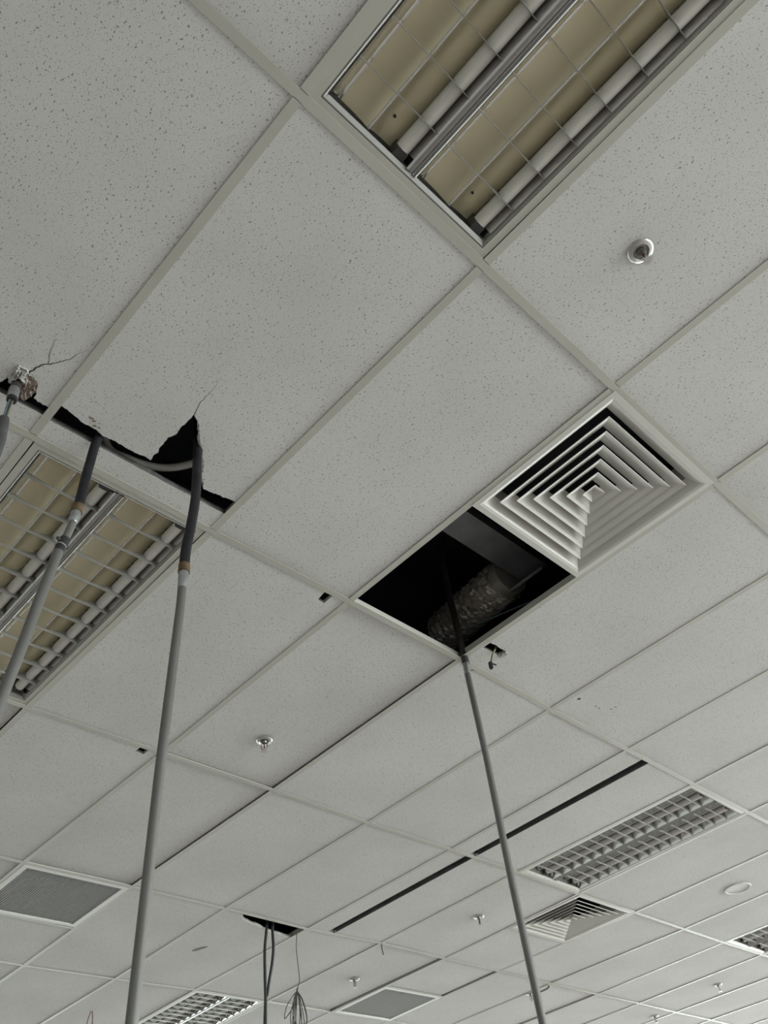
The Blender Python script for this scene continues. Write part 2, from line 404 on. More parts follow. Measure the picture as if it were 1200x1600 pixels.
# ------------------------------------------------------------------ damaged ceiling tiles
def ragged(pts, amp, step=0.008, seed=1, closed=False):
    r = random.Random(seed); out = []
    n = len(pts)
    for k in range(n if closed else n - 1):
        a = Vector(pts[k]); b = Vector(pts[(k + 1) % n]); d = b - a; L = d.length
        m = max(1, int(L / step)); nn = Vector((-d.y, d.x)).normalized() if L > 1e-6 else Vector((0, 0))
        for q in range(m):
            o = r.uniform(-amp, amp) if q else r.uniform(-amp, amp) * .4
            v = a + d * (q / m) + nn * o; out.append((v.x, v.y))
    if not closed: out.append(tuple(pts[-1]))
    return out
def G(lst): return [g(i, j) for i, j in lst]
def slit(path, w=0.0011, seed=3):
    """out along a crack and back again: a hair-wide cut"""
    p = ragged(G(path), .0022, .007, seed)
    n = len(p); left = []; right = []
    for k in range(n):
        a = Vector(p[max(k - 1, 0)]); b = Vector(p[min(k + 1, n - 1)]); d = (b - a).normalized(); nn = Vector((-d.y, d.x)) * (w * (1 - k / n) + .0002)
        left.append((p[k][0] + nn.x, p[k][1] + nn.y)); right.append((p[k][0] - nn.x, p[k][1] - nn.y))
    return left, right
zt = H + TZ
T00R = [(0.9767, 0.877), (0.8798, 0.8844), (0.8023, 0.8902), (0.7491, 0.8568), (0.7187, 0.8289), (0.6725, 0.8004), (0.6431, 0.7815), (0.6162, 0.7671), (0.5811, 0.7439), (0.5445, 0.7222), (0.514, 0.7138)]
CR00 = [(0.5060, 0.7090), (0.4924, 0.6837), (0.4884, 0.6549), (0.4904, 0.6309), (0.49, 0.6104), (0.4768, 0.591)]
T00L = [(0.5065, 0.7257), (0.5028, 0.7442), (0.4993, 0.7603), (0.5061, 0.7871), (0.4865, 0.8076), (0.4913, 0.8307), (0.4898, 0.8491), (0.5003, 0.8602), (0.4924, 0.8737), (0.4977, 0.8922), (0.4706, 0.8903), (0.4138, 0.8954), (0.3627, 0.8959), (0.3084, 0.8931), (0.2474, 0.8982), (0.206, 0.8908), (0.143, 0.8927), (0.0509, 0.8811), (0.012, 0.879)]
l, r_ = slit(CR00)
out = [g(.012, .006), g(.988, .006), g(.988, .877)] + ragged(G(T00R), .0022, .006, 5) + l + r_[::-1] + ragged(G(T00L), .0016, .006, 6)
mb = MB(); mb.prism(out, zt, zt + TH, 0, 1)
t00 = tag(mb.build('ceiling_tile', [MT['tile'], MT['core']]), 'white speckled ceiling tile broken along its lower edge with a big V shaped notch', 'ceiling tile')
# pale crumbling core hanging along the right side of the notch
mb = MB(); rr = random.Random(4)
edge = ragged(G(T00R[2:]), .003, .012, 9)
for k in range(len(edge) - 1):
    a, b = Vector(edge[k]), Vector(edge[k + 1]); w = rr.uniform(.004, .012)
    a2 = a + Vector((-w, rr.uniform(-.004, .004))); b2 = b + Vector((-w * rr.uniform(.6, 1.2), 0))
    mb.hexa([(a.x, a.y, zt + .001), (b.x, b.y, zt + .001), (b2.x, b2.y, zt + .006), (a2.x, a2.y, zt + .006)],
            [(a.x, a.y, zt + TH), (b.x, b.y, zt + TH), (b2.x, b2.y, zt + TH + .004), (a2.x, a2.y, zt + TH + .004)])
mb.build('broken_edge', MT['core'], t00)['label'] = 'rough pale core showing along the break'
mb = MB()      # scuffed dents near the broken lower edge
for (i, j), s in (((.155, .868), .008), ((.175, .872), .006), ((.19, .883), .007), ((.21, .882), .005)):
    x, y = g(i, j); mb.prism([(x + s * math.cos(t) * rr.uniform(.6, 1.3), y + s * .6 * math.sin(t) * rr.uniform(.6, 1.3)) for t in [k * .785 for k in range(8)]], zt - .0006, zt + .002)
mb.build('scuff_mark', MT['brown'], t00)

TM1a = [(-.006, 0.8984), (-0.0478, 0.9029), (-0.0952, 0.8991), (-0.101, 0.8788), (-0.1202, 0.8575), (-0.1416, 0.8486), (-0.1692, 0.851)]
CRM1 = [(-0.1739, 0.8377), (-0.1576, 0.8159), (-0.1429, 0.8014), (-0.1261, 0.7945), (-0.0968, 0.7739), (-0.0691, 0.7519), (-0.0565, 0.7277), (-0.0358, 0.7107)]
CRM2 = [(-0.1324, 0.7971), (-0.1519, 0.7731), (-0.1654, 0.7411), (-0.1664, 0.7291)]
TM1b = [(-0.1766, 0.8496), (-0.1618, 0.8699), (-0.182, 0.8737), (-0.2052, 0.8744), (-0.2159, 0.8874), (-0.2357, 0.8824), (-0.2397, 0.8993), (-0.2593, 0.9094), (-.45, .905), (-.99, .90)]
l, r_ = slit(CRM1, .0022, 8)
out = [g(-.99, .006), g(-.012, .006), g(-.012, .894)] + ragged(G(TM1a), .0022, .007, 15) + l + r_[::-1] + ragged(G(TM1b), .0025, .006, 16)
mb = MB(); mb.prism(out, zt, zt + TH, 0, 1)
tm1 = tag(mb.build('ceiling_tile', [MT['tile'], MT['core']]), 'cracked ceiling tile at the left edge, torn open with brown core showing', 'ceiling tile')
def crumple(outline, z0, amp, thick, seed, name, m, parent, sub=5):
    """a crumpled flap: the outline filled with a fan of rings, pushed up and down"""
    r = random.Random(seed); q = MB(); P = ragged(outline, .0025, .006, seed, True); n = len(P)
    cx = sum(p[0] for p in P) / n; cy = sum(p[1] for p in P) / n
    for side in (0, 1):
        a = len(q.v)
        for s in range(sub):
            f = 1 - s / sub
            for p in P:
                q.v.append((cx + (p[0] - cx) * f, cy + (p[1] - cy) * f, z0 + thick * side + r.uniform(-amp, amp) * (1 if s else .4)))
        q.v.append((cx, cy, z0 + thick * side))
        for s in range(sub - 1):
            for k in range(n):
                l2 = (k + 1) % n; q.f.append((a + s * n + k, a + s * n + l2, a + (s + 1) * n + l2, a + (s + 1) * n + k)); q.m.append(0)
        for k in range(n):
            q.f.append((a + (sub - 1) * n + k, a + (sub - 1) * n + (k + 1) % n, a + sub * n)); q.m.append(0)
    m1 = sub * n + 1
    for k in range(n):
        q.f.append((k, (k + 1) % n, m1 + (k + 1) % n, m1 + k)); q.m.append(0)
    return q.build(name, m, parent)
PAPER = [(-0.1682, 0.8549), (-0.1459, 0.8503), (-0.1267, 0.8513), (-0.112, 0.8653), (-0.1032, 0.8796), (-0.1116, 0.9011), (-0.1233, 0.9195), (-0.138, 0.914), (-0.1586, 0.8998), (-0.1714, 0.8782)]
crumple(G(PAPER), zt - .003, .0022, .006, 31, 'torn_core', MT['brown'], tm1)['label'] = 'brown torn core of the tile'
CRUMB = [(-0.2186, 0.8907), (-0.2324, 0.868), (-0.2258, 0.848), (-0.2266, 0.8355), (-0.2137, 0.8366), (-0.1886, 0.835), (-0.1734, 0.844), (-0.1575, 0.8682), (-0.1703, 0.8734), (-0.1893, 0.8635), (-0.2062, 0.8704), (-0.2032, 0.8823)]
crumple(G(CRUMB), zt - .008, .005, .008, 37, 'crumpled_flap', MT['core'], tm1)['label'] = 'pale crumpled flap around the hose'
# hairline side crack, a groove in the face: thin dark-sided sliver of broken facing lifted along it
l, r_ = slit(CRM2, .0012, 11)
mb = MB(); mb.prism(l + r_[::-1], zt - .0003, zt + .002); mb.build('side_crack', MT['brown'], tm1)

# strips of cut tile left along the far side of the gap
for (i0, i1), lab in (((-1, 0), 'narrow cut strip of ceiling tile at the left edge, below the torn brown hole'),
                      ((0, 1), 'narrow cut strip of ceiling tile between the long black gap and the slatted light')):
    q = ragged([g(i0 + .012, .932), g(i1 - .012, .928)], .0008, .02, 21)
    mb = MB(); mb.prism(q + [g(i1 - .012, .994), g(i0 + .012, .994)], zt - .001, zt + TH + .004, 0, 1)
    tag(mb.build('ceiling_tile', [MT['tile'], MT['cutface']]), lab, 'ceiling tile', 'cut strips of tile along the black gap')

def holed_tile(i, j, hole, label, seed=2, amp=.0008, dz=0.0):
    """tile with one cut-out given as a ring of (i, j)"""
    o = cell_quad(i, i + 1, j, j + 1); h = ragged(G(hole), amp, .012, seed, True); n = len(h)
    # join outline and hole through four wedges so that every face is a plain polygon
    mb = MB(); c = (sum(p[0] for p in h) / n, sum(p[1] for p in h) / n)
    ang = lambda p: math.atan2(p[1] - c[1], p[0] - c[0])
    hs = sorted(h, key=ang); ks = [min(range(n), key=lambda k: abs((ang(hs[k]) - ang(q) + math.pi) % (2 * math.pi) - math.pi)) for q in o]
    for q in range(4):
        a, b = ks[q], ks[(q + 1) % 4]; seg = []
        k = a
        while True:
            seg.append(hs[k])
            if k == b: break
            k = (k + 1) % n
        poly = [o[q], o[(q + 1) % 4]] + seg[::-1]
        s = len(mb.v); m_ = len(poly)
        mb.v += [(x, y, zt + dz) for x, y in poly] + [(x, y, zt + dz + TH) for x, y in poly]
        mb.f.append(tuple(s + k2 for k2 in reversed(range(m_)))); mb.m.append(0)
        mb.f.append(tuple(s + m_ + k2 for k2 in range(m_))); mb.m.append(0)
        mb.f.append((s, s + 1, s + m_ + 1, s + m_)); mb.m.append(0)
        for k2 in range(2, m_ - 1):
            mb.f.append((s + k2, s + k2 + 1, s + m_ + k2 + 1, s + m_ + k2)); mb.m.append(1)
    return tag(mb.build('ceiling_tile', [MT['tile'], MT['core']]), label, 'ceiling tile')
holed_tile(1, 1, [(1.825, 1.012), (1.887, 1.012), (1.887, 1.052), (1.850, 1.054), (1.835, 1.05)], 'white ceiling tile with a small square cut-out beside the corner of the open square bay')
holed_tile(1, 2, [(1.835, 2.011), (1.902, 2.011), (1.902, 2.046), (1.835, 2.046)], 'white ceiling tile with a small square cut-out just left of the thick middle pole')
t30 = holed_tile(3, 0, [(3.036, .876), (3.197, .876), (3.197, .884), (3.19, .906), (3.15, .910), (3.036, .915)], 'white ceiling tile with a torn rectangular cut-out and a short cable stub, right of the open bay', amp=.002)
mb = MB(); rr = random.Random(12)
for k in range(9):
    i, j = 3.20 + rr.uniform(-.012, .02), .88 + rr.uniform(0, .026); x, y = g(i, j); s = rr.uniform(.004, .008)
    mb.prism([(x + s * math.cos(t) * rr.uniform(.6, 1.3), y + s * math.sin(t) * rr.uniform(.6, 1.3)) for t in [k2 * .785 for k2 in range(8)]], zt - rr.uniform(.001, .006), zt + .004)
mb.build('torn_edge', MT['core'], t30)
t40 = holed_tile(4, 0, [(4.077 + .013 * math.cos(a), .896 + .0075 * math.sin(a)) for a in [k * .5236 for k in range(12)]], 'white ceiling tile with a round dark screw hole and short black scratches', amp=0.0002)
mb = MB()
for a, b, w in (((4.25, .889), (4.275, .887), .003), ((4.296, .889), (4.318, .8865), .003), ((4.385, .868), (4.41, .862), .002), ((4.39, .850), (4.42, .8435), .002)):
    p, q = Vector(g(*a)), Vector(g(*b)); d = (q - p).normalized(); nn = Vector((-d.y, d.x)) * w; m_ = (p + q) / 2
    mb.prism([tuple(p), tuple(m_ - nn), tuple(q), tuple(m_ + nn * .7)], zt - .0006, zt + .001)
mb.build('scratch', MT['black'], t40)
# far tile with the ragged opening along its near edge and a pit in the middle
FAR = [(4.2225, 3.008), (4.2225, 3.021), (4.3043, 3.067), (4.3993, 3.0848), (4.5033, 3.0921), (4.6174, 3.1157), (4.7412, 3.1288), (4.8468, 3.1287), (4.9588, 3.137), (4.988, 3.1331)]
mb = MB(); mb.prism(ragged(G(FAR), .004, .02, 13) + [g(4.988, 3.994), g(4.012, 3.994), g(4.012, 3.006), g(4.21, 3.006)], zt, zt + TH, 0, 1)
t43 = tag(mb.build('ceiling_tile', [MT['tile'], MT['core']]), 'distant ceiling tile torn open along one edge where two black cables drop', 'ceiling tile')
mb = MB(); mb.prism(G([(4.31, 3.475), (4.33, 3.45), (4.375, 3.425), (4.372, 3.445), (4.345, 3.485), (4.322, 3.505), (4.30, 3.51)]), zt - .002, zt + .002)
mb.build('dark_chip', MT['wire'], t43)

# ------------------------------------------------------------------ narrow slots in the tiles far right of the middle
for j, lab in ((1, 'long narrow black slot beside the far slatted light, crossed by the right pole'),
               (2, 'long narrow black slot ending near the hanging black cables')):
    mb = MB()
    q = [g(5.246, j + .0115), g(5.331, j + .0115), g(5.331, j + .974), g(5.246, j + .974)]
    lo = lambda dx0, dx1, z: [(q[0][0] + dx0, q[0][1], z), (q[1][0] + dx1, q[1][1], z), (q[2][0] + dx1, q[2][1], z), (q[3][0] + dx0, q[3][1], z)]
    def wall4(a, b, z0, z1, m_=0):
        mb.hexa([(a[0], a[1], z0), (b[0], b[1], z0), (b[0] + .001, b[1], z0), (a[0] + .001, a[1], z0)],
                [(a[0], a[1], z1), (b[0], b[1], z1), (b[0] + .001, b[1], z1), (a[0] + .001, a[1], z1)], m_)
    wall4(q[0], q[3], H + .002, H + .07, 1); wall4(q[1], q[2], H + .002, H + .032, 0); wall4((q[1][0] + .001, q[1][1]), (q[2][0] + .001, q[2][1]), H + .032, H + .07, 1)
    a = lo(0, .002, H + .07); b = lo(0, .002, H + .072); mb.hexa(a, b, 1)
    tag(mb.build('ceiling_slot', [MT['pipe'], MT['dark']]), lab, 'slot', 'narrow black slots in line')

# ------------------------------------------------------------------ recessed light fixtures
def make_light(cells, kind):
    """600 x 1200 recessed fixture with two mirror troughs and cross blades; origin at the centre of its face"""
    far = kind == 'b'
    t = thing('louvre_light', 'x', 'light')
    X, Y = .290, .590; x1, y1 = .269, .571; x2, y2 = .257, .557
    mb = MB(); z0, z1 = .0016, .006
    for b in ((-X, X, -Y, -y1), (-X, X, y1, Y), (-X, -x1, -y1, y1), (x1, X, -y1, y1)): mb.box(*b, z0, z1)
    mb.build('frame', MT['white' if far else 'tee'], t)
    mb = MB()      # inner aluminium frame, sloped
    def ring(xa, ya, za, xb, yb, zb):
        A = [(-xa, -ya, za), (xa, -ya, za), (xa, ya, za), (-xa, ya, za)]; B = [(-xb, -yb, zb), (xb, -yb, zb), (xb, yb, zb), (-xb, yb, zb)]
        mb.add(A + B, [(k, (k + 1) % 4, 4 + (k + 1) % 4, 4 + k) for k in range(4)])
    ring(x1 + .001, y1 + .001, .012, x1 - .0015, y1 - .0015, .0025); ring(x1 - .0015, y1 - .0015, .0025, x1 - .004, y1 - .004, .0022); ring(x1 - .004, y1 - .004, .0022, x2, y2, .009)
    mb.build('louvre_frame', MT['gloss' if far else 'frame'], t)
    mb = MB()      # housing
    for b in ((-.272, -.268, -.575, .575), (.268, .272, -.575, .575), (-.272, .272, -.575, -.571), (-.272, .272, .571, .575)): mb.box(*b, .006, .10)
    mb.box(-.272, .272, -.575, .575, .10, .103)
    mb.build('housing', MT['white'], t)
    bw = .242
    for s, xo in ((0, -.257), (1, .015)):
        wall = lambda u: .066 * (1 - (1 - u) ** 2.0)
        L = [(xo + .040 * k / 12, .005 + .93 * wall(k / 12)) for k in range(13)]
        Rr = [(xo + bw - x_ + xo, z_) for x_, z_ in L][::-1]
        mb = MB(); mb.sweep(L, -.557, .557); mb.build('side_reflector', MT['mirror'], t, True)
        mb = MB(); mb.sweep(Rr, -.557, .557); mb.build('side_reflector', MT['mirror'], t, True)
        z9 = L[-1][1]; n = 10
        # top pan: two shallow curves meeting in a low crease
        Pn = []
        for k in range(2 * n + 1):
            u = k / (2 * n); x = xo + .040 + (bw - .080) * u
            v = abs(u - .5) * 2
            dz = .030 * (1 - v) ** 2.6 if u <= .5 else .030 * (1 - v) ** 4.5
            Pn.append((x, z9 - dz))
        mb = MB(); mb.sweep(Pn, -.557, .557); mb.build('reflector_pan', MT['panw' if far else 'pan'], t, True, angle=25)
        mb = MB(); mb.tube([(xo + bw / 2, -.557, z9 - .030), (xo + bw / 2, .557, z9 - .0305)], .0034, 12); mb.build('crease_highlight_bead', MT['gloss'], t, True)  # added bead standing in for the bright highlight along the crease
        mb = MB(); cx = xo + bw - .030      # lamp lying along the trough's side
        if far: cx = xo + bw / 2 + .045
        mb.tube([(cx, -.535, .034), (cx, .535, .034)], .0185, 20)
        lp = mb.build('lamp_tube', MT['lamp'], t, True)
        for y in (-.557, .535):
            mb = MB(); mb.box(cx - .016, cx + .016, y, y + .022, .018, .066); mb.build('lamp_holder', MT['wire'], t)
    mb = MB()      # ridge between the troughs
    mb.sweep([(-.0165, .006), (-.0120, .002), (-.0095, .0065), (-.0045, .0040), (-.0020, .0100), (.0020, .0100), (.0045, .0040), (.0095, .0065), (.0120, .002), (.0165, .006)], -.557, .557); mb.build('centre_ridge', MT['ridge'], t)
    pitch = 2 * y2 / cells
    for k in range(1, cells):      # cross blades, every one its own part
        y = -y2 + pitch * k
        for xo in (-.257, .015):
            mb = MB()
            n = 24; lo_, hi_ = [], []
            for q in range(n + 1):
                u = q / n; x = xo + bw * u; v = abs(u - .5) * 2
                zt_ = .012 + .050 * (v ** 2.2) if v < .8 else .0426 - .034 * (v - .8) / .2
                if not far and u > .5: zt_ = .012 + .03 * v if v < .5 else (.027 + .035 * min(1, (v - .5) / .15) if v < .86 else .062 - .045 * (v - .86) / .14)
                elif not far: zt_ = .012 + .016 * v ** 2 if v < .9 else .025 - .10 * (v - .9)
                lo_.append((x, .004)); hi_.append((x, zt_))
            for q in range(n):
                a, b, c_, d = lo_[q], lo_[q + 1], hi_[q + 1], hi_[q]
                for sgn in (-1, 1):
                    mb.add([(a[0], y + sgn * .0006, a[1]), (b[0], y + sgn * .0006, b[1]), (c_[0], y + sgn * .0016, c_[1]), (d[0], y + sgn * .0016, d[1])], [(0, 1, 2, 3)])
                mb.add([(a[0], y - .0006, a[1]), (b[0], y - .0006, b[1]), (b[0], y + .0006, b[1]), (a[0], y + .0006, a[1])], [(0, 1, 2, 3)])
                mb.add([(d[0], y - .0016, d[1]), (c_[0], y - .0016, c_[1]), (c_[0], y + .0016, c_[1]), (d[0], y + .0016, d[1])], [(0, 1, 2, 3)])
            weld(mb).build('louvre_blade', MT['blade'], t)
    for x, y in ((-.16, -.52), (.13, -.50), (-.10, .50), (.17, .50)):      # rivet heads on the pans
        mb = MB(); mb.lathe([(0.0, .0), (.0035, .0), (.0035, .006), (0, .006)], 8, (x, y, .0585)); mb.build('rivet', MT['black'], t)
    return t
MT['lamp'] = mat('unlit_lamp_glass', (0.90, 0.89, 0.85), 0.25)
def place(o, i, j, h=1.0, w=1.0, z=0.0):
    """put an object at the middle of its opening, square to the grid there"""
    a = Vector(g(i, j)); b = Vector(g(i + w, j)); c = Vector(g(i, j + h)); d = Vector(g(i + w, j + h))
    m = (a + b + c + d) / 4; u = (b - a) + (d - c); v = (c - a) + (d - b)
    rz = (math.atan2(u.y, u.x) + math.atan2(v.y, v.x) - math.pi / 2) / 2
    o.location = (m.x, m.y, H + z); o.rotation_euler = (0, 0, rz); return o
GL = 'slatted lights in the ceiling'
la = make_light(11, 'a'); la['label'] = 'large recessed light at the top with bright chrome strips and yellowish panels'; la['group'] = GL
place(la, 0, -1)
lb = copy_tree(la, (0, 0, 0)); lb['label'] = 'recessed light with yellow panels at the left, behind two thin poles'; place(lb, 0, 1)
lc = make_light(15, 'b'); lc['label'] = 'white-framed light with many small mirror cells, right of the long black slot'; lc['group'] = GL
place(lc, 6, 1)
ld_ = copy_tree(lc, (0, 0, 0)); ld_['label'] = 'slatted light at the right edge, just below the flat round plate'; place(ld_, 10, 1)
le = copy_tree(lc, (0, 0, 0)); le['label'] = 'slatted light at the bottom between the thick pole and the black cables'; place(le, 5, 4)

# ------------------------------------------------------------------ square four-way air diffusers
def make_diffuser():
    t = thing('air_diffuser', 'x', 'air vent')
    mb = MB()
    def frustum(mb, s0, z0, s1, z1):
        A = [(-s0, -s0, z0), (s0, -s0, z0), (s0, s0, z0), (-s0, s0, z0)]; B = [(-s1, -s1, z1), (s1, -s1, z1), (s1, s1, z1), (-s1, s1, z1)]
        mb.add(A + B, [(k, (k + 1) % 4, 4 + (k + 1) % 4, 4 + k) for k in range(4)])
    frustum(mb, .291, .010, .291, -.001); frustum(mb, .291, -.001, .272, -.001); frustum(mb, .272, -.001, .262, .002); frustum(mb, .262, .002, .232, .034); frustum(mb, .232, .034, .230, .10)
    mb.build('frame', MT['diff'], t)
    for k in range(5):
        s = .2235 - .0395 * k; mb = MB()
        frustum(mb, s, .0010, s + .0005, .0035)
        frustum(mb, s, .0010, s - .016, .0100); frustum(mb, s - .016, .0100, s - .042, .0330)
        frustum(mb, s + .0005, .0035, s - .015, .0120); frustum(mb, s - .015, .0120, s - .041, .0350); frustum(mb, s - .042, .033, s - .041, .035)
        mb.build('louvre_ring', MT['diff'], t)
    mb = MB(); frustum(mb, .0265, .0010, .0270, .0030); frustum(mb, .0265, .0010, .0003, .0170); frustum(mb, .0270, .0030, .0003, .0190)
    mb.build('centre_cone', MT['diff'], t)
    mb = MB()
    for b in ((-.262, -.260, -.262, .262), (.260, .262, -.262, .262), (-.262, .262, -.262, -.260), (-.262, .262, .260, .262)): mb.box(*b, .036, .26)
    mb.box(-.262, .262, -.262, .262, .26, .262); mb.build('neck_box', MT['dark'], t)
    return t
GD = 'square louvred air diffusers'
da = make_diffuser(); da['label'] = 'square white air diffuser of nested louvres next to the open black bay'; da['group'] = GD; place(da, 2, 0, .5)
db = copy_tree(da, (0, 0, 0)); db['label'] = 'distant square air diffuser below the white-framed light, partly behind the right pole'; place(db, 7, 2, .5)

# ------------------------------------------------------------------ return air grilles
def make_grille():
    t = thing('air_grille', 'x', 'air vent')
    mb = MB()
    for b in ((-.29, .29, -.29, -.262), (-.29, .29, .262, .29), (-.29, -.262, -.262, .262), (.262, .29, -.262, .262)): mb.box(*b, -.001, .008)
    mb.build('frame', MT['white'], t)
    mb = MB(); n = 40
    for k in range(n + 1):
        p = -.262 + .524 * k / n
        mb.box(p - .0011, p + .0011, -.262, .262, .003, .014)
    for k in range(n + 1):
        p = -.262 + .524 * k / n
        mb.box(-.262, .262, p - .0006, p + .0006, .0045, .014)
    mb.build('grille_mesh', MT['grille'], t)
    mb = MB(); mb.box(-.262, .262, -.262, .262, .03, .032); mb.build('filter_pad', MT['galv'], t)
    return t
GG = 'grey mesh return air grilles'
ga = make_grille(); ga['label'] = 'square grey mesh grille with white frame at the lower left edge'; ga['group'] = GG; place(ga, 2, 3, .5)
gb = copy_tree(ga, (0, 0, 0)); gb['label'] = 'square grey grille with white frame at the bottom, between black cables and right pole'; place(gb, 7, 3.5, .5)

# ------------------------------------------------------------------ round flush plate
t = thing('round_cover', 'flat round white cover plate with raised rim in the far right ceiling', 'ceiling cover', (5.137, 1.809, H))
mb = MB(); mb.lathe([(.086, TZ), (.088, -.001), (.085, -.0045), (.079, -.005), (.077, -.001)], 48); mb.build('rim', MT['plate'], t, True)
mb = MB(); mb.lathe([(.077, -.001), (.074, -.0005), (0.0, -.0005)], 48); mb.build('disc', MT['plate'], t, True)

# ------------------------------------------------------------------ fire sprinklers
def make_sprinkler():
    t = thing('fire_sprinkler', 'x', 'sprinkler')
    mb = MB(); mb.lathe([(.034, TZ - .0002), (.0345, .001), (.033, -.001), (.028, -.003), (.022, -.0045), (.020, -.002), (.018, .004), (.014, .010), (.0, .010)], 32)
    mb.build('escutcheon', MT['brass'], t, True)
    mb = MB(); mb.lathe([(.0, .012), (.0125, .012), (.0125, -.006), (.010, -.009), (.010, -.013), (.006, -.015), (.0, -.015)], 12); mb.build('body', MT['dull'], t, True)
    for s in (-1, 1):
        mb = MB(); mb.tube(spline([(s * .008, 0, -.010), (s * .0135, 0, -.020), (s * .012, 0, -.034), (s * .003, 0, -.046)], 4), .0022, 8); mb.build('frame_arm', MT['dull'], t, True)
    mb = MB(); mb.tube([(0, 0, -.014), (0, 0, -.020), (0, 0, -.030), (0, 0, -.040)], [.0015, .0026, .0026, .0015], 10); mb.build('glass_bulb', MT['red'], t, True)
    mb = MB(); mb.lathe([(.0, -.040), (.004, -.040), (.004, -.049), (.0, -.049)], 12)
    pts = []
    for k in range(24):
        a0 = 2 * math.pi * k / 24
        pts += [((.0155 if k % 2 else .010) * math.cos(a0 + d), (.0155 if k % 2 else .010) * math.sin(a0 + d)) for d in (-.10, .10)]
    mb.prism(pts, -.0505, -.0492); mb.build('deflector', MT['brass'], t)
    return t
GS = 'sprinkler heads hanging below the ceiling'
SP = [((0.898, -0.297), .5, 'chrome fire sprinkler with round collar below right of the big top light'),
      ((1.505, 2.089), 2.2, 'fire sprinkler hanging between the two long poles, with red bulb'),
      ((3.875, 2.970), 1.0, 'distant fire sprinkler left of the right pole, near the far diffuser'),
      ((3.892, 4.172), 1.5, 'tiny far fire sprinkler just above the bottom grey grille'),
      ((6.886, 2.983), .3, 'tiny far fire sprinkler at the bright lower right'),
      ((5.435, 3.828), 2.0, 'far sprinkler half hidden behind the foot of the right pole'),
      ((7.086, 3.749), 1.2, 'sprinkler cut off by the bottom edge, right of the right pole')]
s0 = make_sprinkler()
for k, ((x, y), a, lab) in enumerate(SP):
    o = s0 if k == 0 else copy_tree(s0, (0, 0, 0)); o.location = (x, y, H); o.rotation_euler = (0, 0, a); o['label'] = lab; o['group'] = GS

# ------------------------------------------------------------------ grey poles hung from black flexible conduit
def seg(name, pts, r, m, parent, seg_=18, smooth=True, label=None, n=0):
    mb = MB(); P = spline(pts, n) if n else pts
    mb.tube([(p[0], p[1], H + p[2]) for p in P], r, seg_); o = mb.build(name, m, parent, smooth)
    if label: o['label'] = label
    return o
def wpt(o, pt):      # parts are given in room coordinates; keep them there under an empty at the pole's foot
    for ch in o.children: ch.location = (-pt[0], -pt[1], -pt[2])
def ribbed(name, pts, r, m, parent, n=10, step=.006):
    """ribbed flexible hose along a spline"""
    P = [Vector(p) for p in spline(pts, n)]; out = []; d = 0
    for k in range(len(P) - 1):
        L = (P[k + 1] - P[k]).length; c = max(1, int(L / (step / 2)))
        for q in range(c): out.append(P[k].lerp(P[k + 1], q / c))
    out.append(P[-1]); rs = [r * (1.0 if k % 2 else .965) for k in range(len(out))]
    mb = MB(); mb.tube([(p.x, p.y, H + p.z) for p in out], rs, 18); return mb.build(name, m, parent, True, angle=60)

# middle pole
foot = (.366, .961, 0.0)
t = thing('conduit_pole', 'thick grey pole hanging on a black hose from the V shaped break', 'pole', foot)
ribbed('hose', [(.30, .86, .34), (.34, .91, .19), (.378, .946, .06), (.386, .951, -.02), (.389, .949, -.12), (.391, .948, -.213), (.387, .951, -.32), (.381, .954, -.41), (.381, .954, -.476)], .0135, MT['hose'], t)
seg('collar', [(.381, .954, -.466), (.381, .954, -.492)], .0150, MT['collar'], t)
seg('coupling', [(.381, .954, -.488), (.381, .954, -.494), (.381, .954, -.541), (.381, .954, -.545)], [.0125, .0128, .0118, .0108], MT['zinc'], t)
seg('pole', [(.381, .954, -.543), (.381, .954, -.61), (.374, .958, -1.03), (.371, .959, -1.49), (.366, .961, -3.0)], .0108, MT['pipe'], t)
seg('conduit_seam', [(.3905, .9585, -.56), (.3835, .9625, -1.03), (.3805, .9635, -1.49), (.3755, .9655, -3.0)], .0016, MT['pipe_dark'], t, 8)
wpt(t, foot)
# left pole, in two lengths
foot = (-.075, 1.16, 0.0)
t = thing('conduit_pole', 'leaning grey pole in front of the left light, with black clamp joint', 'pole', foot)
ribbed('hose', [(.19, 1.02, .26), (.155, 1.075, .09), (.141, 1.094, 0), (.137, 1.095, -.11), (.136, 1.096, -.18), (.136, 1.096, -.257), (.135, 1.096, -.292)], .0132, MT['hose'], t)
seg('collar', [(.135, 1.096, -.284), (.134, 1.0965, -.309)], .0150, MT['collar'], t)
seg('coupling', [(.134, 1.0965, -.303), (.134, 1.0965, -.309), (.133, 1.097, -.345), (.1325, 1.097, -.349)], [.0125, .0128, .0118, .010], MT['zinc'], t)
seg('upper_length', [(.133, 1.097, -.347), (.124, 1.100, -.418)], .0100, MT['pipe'], t)
seg('clamp', [(.125, 1.0998, -.412), (.122, 1.101, -.427), (.119, 1.1015, -.440), (.1165, 1.1025, -.462)], [.0135, .0135, .0125, .0118], MT['black'], t)
seg('clamp_bolt', [(.103, 1.093, -.424), (.141, 1.110, -.426)], .0045, MT['black'], t, 8)
seg('clamp_ring', [(.1195, 1.1013, -.437), (.1188, 1.1016, -.4405)], .0142, MT['zinc'], t)
seg('pole', [(.117, 1.102, -.458), (.104, 1.106, -.624), (.094, 1.109, -.773), (.084, 1.112, -.889), (-.075, 1.16, -3.0)], .0122, MT['pipe'], t)
wpt(t, foot)
